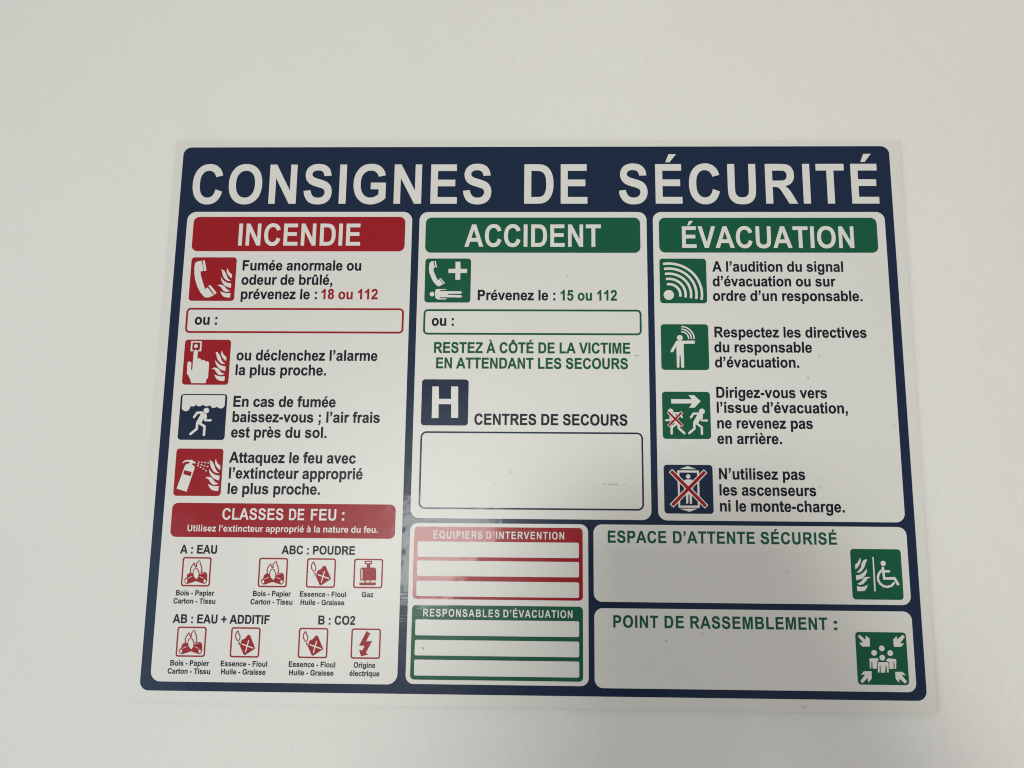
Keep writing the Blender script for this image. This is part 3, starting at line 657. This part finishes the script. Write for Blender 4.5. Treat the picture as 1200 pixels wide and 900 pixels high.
  ('C','figure','w',[(20.5,10.35)],1.5),
  ('B','figure','w',[(14.73,13.5),(16.07,11.52),(18.82,11.44)],1.11),
  ('P','figure','w',[(18.35,11.02),(20.59,11.83),(20.92,14.13),(19.55,14.46),(18.19,16.93),(16.57,17.27),(15.79,16.12),(17.99,12.17)]),
  ('B','figure','w',[(20.41,12.49),(20.11,15.11),(22.93,15.1)],1.11),
  ('B','figure','w',[(16.43,16.45),(16.42,19.39),(13.62,21.79)],1.18),
  ('B','figure','w',[(17.71,16.77),(20.24,18.72),(20.18,22.15)],1.18),
  ('C','figure#2','w',[(4.27,10.44)],1.44),
  ('B','figure#2','w',[(6.03,11.42),(9.11,11.4),(10.03,13.47)],1.04),
  ('B','figure#2','w',[(1.91,15.06),(4.17,15.04),(4.23,12.58)],1.11),
  ('P','figure#2','w',[(4.08,11.92),(6.36,11.42),(8.52,16.17),(7.84,17.48),(6.56,17.16),(4.99,14.87)]),
  ('B','figure#2','w',[(6.88,17.16),(4.65,18.81),(4.58,22.08)],1.18),
  ('B','figure#2','w',[(8.18,16.82),(8.29,19.12),(11.13,21.88)],1.18),
  ('L','cross','w',[(2.87,10.68),(10.25,18.12)],1.63),
  ('L','cross','w',[(10.19,10.83),(3.04,18.23)],1.63),
  ('L','cross','r',[(3.0,10.74),(10.16,17.93)],1.04),
  ('L','cross','r',[(10.0,10.97),(3.17,18.03)],1.04),
 ],
 'lift': [
  ('P','arrow','w',[(12.43,0.66),(16.85,2.22),(8.1,2.18)]),
  ('P','arrow','w',[(7.8,22.43),(16.98,22.29),(12.68,23.95)]),
  ('R','lift_cabin','w',[(6.93,2.86),(18.05,2.88),(17.97,21.85),(7.16,21.84)],[(7.99,3.94),(17.03,3.94),(17.02,20.78),(8.07,20.86)]),
  ('C','figure','w',[(12.46,5.96)],1.12),
  ('P','figure','w',[(10.1,8.46),(10.94,7.56),(14.24,7.53),(15.04,8.42),(14.69,15.5),(14.1,15.5),(14.09,19.76),(13.01,19.93),(12.9,15.18),(12.34,15.19),(12.13,19.78),(11.14,19.79),(11.08,15.53),(10.42,15.53)]),
  ('L','cross','w',[(3.49,3.01),(21.45,21.37)],2.57),
  ('L','cross','w',[(21.44,3.12),(3.67,21.06)],2.57),
  ('L','cross','r',[(3.75,3.28),(21.13,21.04)],1.65),
  ('L','cross','r',[(21.13,3.42),(4.01,20.73)],1.65),
 ],
 'wheel': [
  ('P','flame','w',[(4.8,4.15),(5.04,5.62),(4.62,7.26),(3.6,8.75),(2.13,10.16),(2.07,7.78),(3.56,6.62),(4.19,5.47)]),
  ('P','flame','w',[(8.28,5.1),(7.33,7.24),(6.55,9.21),(5.12,11.02),(3.93,11.68),(2.52,11.53),(3.65,10.7),(4.9,9.22),(5.34,7.26),(6.27,5.61),(7.29,5.11)]),
  ('P','flame','w',[(7.78,9.52),(7.82,11.15),(6.99,12.79),(5.41,14.44),(2.29,15.51),(2.2,13.0),(4.03,12.76),(5.91,11.66),(7.13,10.51)]),
  ('P','flame','w',[(9.56,14.0),(8.05,14.41),(6.8,16.05),(5.41,17.36),(4.07,17.7),(2.52,17.23),(3.81,16.57),(5.19,15.41),(5.92,14.27),(6.94,13.77),(8.26,13.69)]),
  ('P','flame','w',[(7.86,17.5),(7.28,18.96),(6.04,20.6),(2.41,20.8),(2.39,18.3),(4.67,18.67),(6.34,18.33)]),
  ('P','divider','w',[(10.9,3.93),(11.56,3.92),(11.61,20.7),(10.79,20.78)]),
  ('C','figure','w',[(16.09,6.99)],1.31),
  ('B','figure','w',[(15.78,9.28),(16.12,14.39),(21.22,14.28),(22.78,17.12)],1.38),
  ('B','figure','w',[(16.34,10.91),(18.74,10.88)],1.18),
  ('B','wheel','w',[(14.87,10.59),(13.63,12.07),(13.03,13.71),(13.1,15.33),(13.98,16.95),(15.55,18.17),(17.5,18.54),(19.51,17.93),(20.74,16.62)],1.12),
 ],
 'muster': [
  ('C','head','w',[(12.64,7.7)],1.38),
  ('C','head','w',[(8.77,9.9)],1.38),
  ('C','head','w',[(16.6,9.93)],1.38),
  ('C','head','w',[(12.6,12.12)],1.38),
  ('P','torso','w',[(6.27,12.59),(10.35,12.38),(10.79,13.28),(9.83,14.33),(9.53,17.5),(7.55,17.33),(7.58,14.03),(7.18,14.03),(6.88,17.43),(6.22,17.28)]),
  ('P','torso','w',[(10.14,14.65),(10.73,14.25),(14.9,14.2),(15.46,14.74),(15.25,19.1),(14.41,19.11),(14.45,15.89),(13.96,15.89),(13.58,19.19),(11.42,19.22),(11.46,15.92),(11.06,15.93),(10.92,19.16),(9.99,19.17)]),
  ('P','torso','w',[(14.29,13.3),(15.34,12.41),(18.99,12.66),(19.35,13.24),(18.94,17.38),(18.28,17.39),(18.24,13.9),(17.84,13.9),(17.75,17.4),(15.75,17.42),(15.81,14.41),(15.24,13.94),(14.27,13.62)]),
  ('P','arrow','w',[(1.21,2.06),(2.16,1.33),(4.87,3.65),(5.16,1.62),(6.98,3.14),(6.85,6.89),(3.17,7.0),(1.6,5.16),(3.62,4.97)]),
  ('P','arrow','w',[(24.3,1.96),(23.25,1.15),(20.44,3.31),(20.2,1.78),(18.43,3.33),(18.53,6.92),(22.04,6.88),(23.64,5.33),(21.75,5.15)]),
  ('P','arrow','w',[(1.21,23.3),(2.14,24.35),(4.85,21.81),(4.98,24.0),(6.82,22.11),(6.97,18.63),(3.14,18.67),(1.61,20.34),(3.82,20.15)]),
  ('P','arrow','w',[(23.92,23.34),(22.87,24.22),(20.2,21.94),(19.98,23.87),(18.43,22.12),(18.42,18.74),(21.91,18.7),(23.63,20.29),(21.48,20.25)]),
 ],
 'hospital': [
  ('P','letter_h','w',[(5.51,3.85),(8.88,3.84),(9.17,10.44),(15.56,10.41),(15.41,3.81),(19.12,3.79),(19.48,20.46),(15.8,20.48),(15.63,13.25),(9.01,13.28),(9.2,20.63),(5.62,20.65)]),
 ],
}

def ell(cx, cy, rx, ry, n=20):
    return [(cx + rx * math.cos(2 * math.pi * k / n), cy + ry * math.sin(2 * math.pi * k / n)) for k in range(n)]


def pictogram(key, box, tile, label):
    x0, y0, x1, y1 = box
    if tile:
        root = sheet('pictogram', [rrect(x0, y0, x1, y1, 1.7)], D2, tile, nb, label)
    else:
        root = sheet('pictogram', [rrect(x0, y0, x1, y1, 1.3), rrect(x0 + .74, y0 + .74, x1 - .74, y1 - .74, .7)], D2, 'r', nb, label)
    byname = {}
    d = D3
    for sh in ICONS[key]:
        k, name, col = sh[:3]
        q = [(x0 + a, y0 + b) for a, b in sh[3]]
        holes = []
        if k == 'P': loop = q
        elif k == 'C': loop = ell(*q[0], sh[4], sh[4])
        elif k == 'E': loop = ell(*q[0], *sh[4])
        elif k == 'R': loop, holes = q, [[(x0 + a, y0 + b) for a, b in sh[4]]]
        else: loop = stroke(q, sh[4], k == 'B')
        single = name in ('arrow', 'sound_wave', 'head', 'torso', 'handset', 'call_point', 'spray') or (name == 'flame' and tile)
        kk = (name, col, len(byname) if single else 0)
        if kk not in byname:
            byname[kk] = bmesh.new()
        fill(byname[kk], [loop] + holes, d)
        d += 0.006
    for (name, col, _), bmx in byname.items():
        finish(name.split('#')[0], bmx, col, root)
    return root


pictogram('phone', (9.3, 64.0, 34.1, 88.5), 'r', 'red square with telephone handset and flames')
pictogram('alarm', (9.3, 110.0, 34.1, 134.5), 'r', 'red square with hand pressing a call point beside flames')
pictogram('smoke', (9.3, 139.5, 34.1, 163.9), 'n', 'navy square with figure running under smoke')
pictogram('extinguisher', (9.3, 168.5, 34.1, 193.1), 'r', 'red square with extinguisher spraying flames')
pictogram('aid', (136.9, 64.5, 161.6, 89.1), 'g', 'green square with handset, cross and lying figure')
pictogram('hospital', (137.0, 131.0, 161.6, 155.5), 'n', 'navy square with white capital H')
pictogram('wave', (262.8, 64.4, 287.7, 89.2), 'g', 'green square with sound waves')
pictogram('man', (262.8, 100.7, 287.8, 125.4), 'g', 'green square with figure raising an arm under sound waves')
pictogram('run', (262.8, 137.0, 287.7, 161.8), 'g', 'green square with arrow and two running figures, one crossed out')
pictogram('lift', (262.9, 175.2, 287.9, 200.1), 'n', 'navy square with a crossed out lift')
pictogram('wheel', (355.6, 217.0, 380.8, 241.8), 'g', 'green square with flames and wheelchair user')
pictogram('muster', (355.8, 257.5, 380.7, 282.5), 'g', 'green square with four arrows pointing at a group')
for key, xs, y0 in (('fire', (16.9,), 224.2), ('fire', (56.3,), 224.2), ('fuel', (80.9,), 224.2), ('gas', (105.0,), 224.2),
                    ('fire', (16.9,), 258.7), ('fuel', (44.3,), 258.7), ('fuel', (78.6,), 258.6), ('bolt', (105.15,), 258.6)):
    for x in xs:
        pictogram(key, (x, y0, x + 14.9, y0 + 14.7), None,
                  {'fire': 'small red outlined square with burning logs', 'fuel': 'small red outlined square with fuel can and flame',
                   'gas': 'small red outlined square with gas bottle', 'bolt': 'small red outlined square with lightning bolt'}[key])

# scuffs and specks rubbed onto the print
SCUFFS = [
 ((338.5,128.1),(339.4,130.4),0.27),
 ((345.1,117.0),(345.3,117.8),0.48),
 ((339.7,133.6),(340.1,134.4),0.36),
 ((231.6,185.4),(233.2,185.3),0.45),
 ((234.3,185.4),(236.3,185.5),0.45),
 ((237.0,185.5),(239.5,185.7),0.40),
 ((242.3,185.4),(243.6,185.3),0.23),
 ((249.0,117.6),(250.6,118.1),0.57),
 ((183.6,178.1),(184.5,180.6),0.34),
 ((141.2,267.4),(141.7,268.4),0.68),
 ((136.8,269.3),(137.2,270.1),0.45),
 ((262.2,262.8),(262.9,263.1),0.56),
 ((280.2,259.2),(280.8,259.4),0.48),
 ((327.8,293.4),(328.4,293.0),0.40),
 ((328.8,293.5),(329.8,293.8),0.40),
 ((323.4,228.6),(324.0,228.7),0.48),
 ((381.6,155.1),(382.2,153.9),0.24),
 ((341.6,181.7),(341.8,182.0),0.36),
 ((342.0,185.9),(342.3,186.6),0.36),
 ((213.3,73.6),(213.5,74.1),0.45),
 ((238.1,158.5),(238.7,158.7),0.68),
 ((243.4,175.9),(243.9,176.2),0.45),
 ((175.6,185.1),(176.1,185.6),0.45),
 ((195.2,235.7),(195.5,236.0),0.34),
]

rs = random.Random(3)
for (x0, y0), (x1, y1), w in SCUFFS:
    m = [((x0 * (1 - t) + x1 * t + rs.uniform(-.08, .08)), (y0 * (1 - t) + y1 * t + rs.uniform(-.08, .08))) for t in (0, .35, .7, 1)]
    sheet('scuff_mark', [stroke(m, w * .52, True, 4)], 0.42, 's', nb)

# ---------------------------------------------------------------- who takes the picture
def skin(name, verts, edges, mat, parent=None, levels=2):
    """verts: (x, y, z, radius); one continuous body grown along the edges, rooted at vertex 0"""
    me = bpy.data.meshes.new(name)
    me.from_pydata([v[:3] for v in verts], edges, [])
    o = bpy.data.objects.new(name, me)
    C.objects.link(o)
    o.modifiers.new('Skin', 'SKIN').use_smooth_shade = True
    lay = me.skin_vertices[0] if me.skin_vertices else None
    if lay is None:
        bmx = bmesh.new(); bmx.from_mesh(me); bmx.verts.layers.skin.verify(); bmx.to_mesh(me); bmx.free()
        lay = me.skin_vertices[0]
    for k, v in enumerate(verts):
        r = v[3]
        lay.data[k].radius = r if isinstance(r, tuple) else (r, r)
        lay.data[k].use_root = (k == 0)
    s = o.modifiers.new('Subdivision', 'SUBSURF'); s.levels = s.render_levels = levels
    me.materials.append(mat)
    if parent is not None:
        o.parent = parent
        o.matrix_parent_inverse = parent.matrix_world.inverted()
    return o


PX, PY = -0.055, -0.72
skin_m = plain_material('skin', (0.50, 0.32, 0.24), 0.55)
shirt_m = plain_material('shirt', (0.05, 0.06, 0.08), 0.85)
trouser_m = plain_material('trousers', (0.03, 0.035, 0.05), 0.85)
hair_m = plain_material('hair', (0.03, 0.02, 0.015), 0.7)
shoe_m = plain_material('shoes', (0.02, 0.02, 0.02), 0.5)
PE = bpy.data.objects.new('person', None)
C.objects.link(PE)
PE.location = (PX, PY, 0)
PE['label'] = 'person in dark shirt and trousers holding up a smartphone in front of the notice board'
PE['category'] = 'person'
bpy.context.view_layer.update()
EZ = ZC - 0.235       # eye height
body = [(PX, PY - .02, EZ - .70, (.15, .11)), (PX, PY - .01, EZ - .50, (.14, .10)), (PX, PY - .01, EZ - .30, (.165, .11)), (PX, PY - .02, EZ - .205, (.10, .085)),
        (PX, PY - .01, EZ - .13, (.046, .048)), (PX, PY + .012, EZ - .06, (.050, .066)), (PX, PY - .005, EZ + .02, (.070, .092)), (PX, PY - .01, EZ + .09, (.055, .07))]
edges = [(0, 1), (1, 2), (2, 3), (3, 4), (4, 5), (5, 6), (6, 7)]
for s in (-1, 1):
    b0 = len(body)
    hx = .012 + s * .045
    body += [(PX + s * .17, PY - .01, EZ - .24, .052), (PX + s * .19, PY + .06, EZ - .42, .041), (hx + s * .055, -.475, ZC - .24, .028), (hx + s * .03, -.432, ZC - .150, (.034, .018)),
             (PX + s * .085, PY - .02, EZ - .80, .085), (PX + s * .09, PY + .0, EZ - 1.16, .055), (PX + s * .095, PY - .03, .09, .038), (PX + s * .10, PY + .12, .03, .03)]
    edges += [(3, b0), (b0, b0 + 1), (b0 + 1, b0 + 2), (b0 + 2, b0 + 3), (0, b0 + 4), (b0 + 4, b0 + 5), (b0 + 5, b0 + 6), (b0 + 6, b0 + 7)]
    if s < 0:                                   # the left arm hangs down, fingers slightly curled
        body[b0 + 1] = (PX - .215, PY + .0, EZ - .50, .040)
        body[b0 + 2] = (PX - .215, PY + .07, EZ - .72, .027)
        body[b0 + 3] = (PX - .21, PY + .09, EZ - .80, (.020, .032))
        for dy, ln in ((.026, .075), (.009, .085), (-.008, .080), (-.024, .062)):
            i = len(body)
            body += [(PX - .205, PY + .09 + dy, EZ - .845, .0088), (PX - .20, PY + .092 + dy, EZ - .845 - ln * .5, .0082), (PX - .19, PY + .090 + dy, EZ - .845 - ln, .0066)]
            edges += [(b0 + 3, i), (i, i + 1), (i + 1, i + 2)]
        i = len(body)
        body += [(PX - .20, PY + .125, EZ - .82, .0105), (PX - .19, PY + .135, EZ - .855, .0085)]
        edges += [(b0 + 3, i), (i, i + 1)]
        continue
    # four fingers curled behind the phone edge and a thumb
    px, pz = body[b0 + 3][0], body[b0 + 3][2]
    for f, (dz, ln) in enumerate(((.030, .040), (.012, .044), (-.006, .040), (-.022, .032))):
        i = len(body)
        body += [(px - s * .018, -.418, pz + .03 + dz, .0085), (px - s * (.018 + ln * .5), -.408, pz + .035 + dz, .0078), (px - s * (.018 + ln), -.4075, pz + .036 + dz, .0065)]
        edges += [(b0 + 3, i), (i, i + 1), (i + 1, i + 2)]
    i = len(body)
    body += [(px - s * .022, -.436, pz + .012, .011), (px - s * .045, -.428, pz + .034, .0085)]
    edges += [(b0 + 3, i), (i, i + 1)]
grown = skin('body', body, edges, shirt_m)
dg = bpy.context.evaluated_depsgraph_get()
bme = bpy.data.meshes.new_from_object(grown.evaluated_get(dg))
bpy.data.objects.remove(grown)
bme.name = 'body'
bme.materials.clear()
for mm in (shirt_m, skin_m, trouser_m, shoe_m):
    bme.materials.append(mm)
for f in bme.polygons:
    c = f.center
    f.use_smooth = True
    f.material_index = 1 if (c.z > EZ - .185 and abs(c.x - PX) < .11 and c.y < -.56) or c.y > -.455 and c.z > 1.3 else 3 if c.z < .08 else 2 if c.z < EZ - .66 else 0
bd = bpy.data.objects.new('body', bme)
C.objects.link(bd)
bd.parent = PE
bd.matrix_parent_inverse = PE.matrix_world.inverted()
for s in (-1, 1):
    bm = bmesh.new()
    bmesh.ops.create_uvsphere(bm, u_segments=12, v_segments=8, radius=.011)
    bmesh.ops.translate(bm, verts=bm.verts, vec=(PX + s * .031, PY + .058, EZ))
    finish('eye', bm, shoe_m, PE, smooth=True)
for name, c, r in (('nose', (PX, PY + .070, EZ - .030), (.012, .020, .022)), ('ear', (PX - .078, PY - .01, EZ - .01), (.009, .02, .03)), ('ear', (PX + .078, PY - .01, EZ - .01), (.009, .02, .03))):
    bm = bmesh.new()
    bmesh.ops.create_uvsphere(bm, u_segments=16, v_segments=10, radius=1.0)
    bmesh.ops.scale(bm, verts=bm.verts, vec=r)
    bmesh.ops.translate(bm, verts=bm.verts, vec=c)
    finish(name, bm, skin_m, PE, smooth=True)
# hair
bm = bmesh.new()
bmesh.ops.create_uvsphere(bm, u_segments=24, v_segments=16, radius=1.0)
for v in bm.verts:
    v.co = Vector((v.co.x * .080, v.co.y * .108, v.co.z * .10)) * (1 + .03 * math.sin(v.co.x * 60) * math.sin(v.co.z * 50))
    if v.co.y > .02 and v.co.z < .045: v.co.y = .02
bmesh.ops.translate(bm, verts=bm.verts, vec=(PX, PY - .012, EZ + .045))
finish('hair', bm, hair_m, PE, smooth=True)

PH = bpy.data.objects.new('smartphone', None)
C.objects.link(PH)
PH['label'] = 'black smartphone held level in the right hand of the person'
PH['category'] = 'smartphone'
PH.location = (0.016, -.39, ZC - .132)
bpy.context.view_layer.update()


def box(name, c, s, bev, mat, parent):
    bm = bmesh.new()
    bmesh.ops.create_cube(bm, size=1.0)
    bmesh.ops.scale(bm, vec=s, verts=bm.verts)
    bmesh.ops.translate(bm, vec=c, verts=bm.verts)
    bmesh.ops.bevel(bm, geom=[e for e in bm.edges], offset=bev, segments=2, affect='EDGES', clamp_overlap=True)
    return finish(name, bm, mat, parent)


phone_m = plain_material('phone_back', (0.02, 0.02, 0.022), 0.35)
box('phone_body', (0.012, -.3925, ZC - .090), (.118, .0078, .066), .0035, phone_m, PH)
box('screen', (0.012, -.3967, ZC - .090), (.112, .0008, .060), .0003, hair_m, PH)
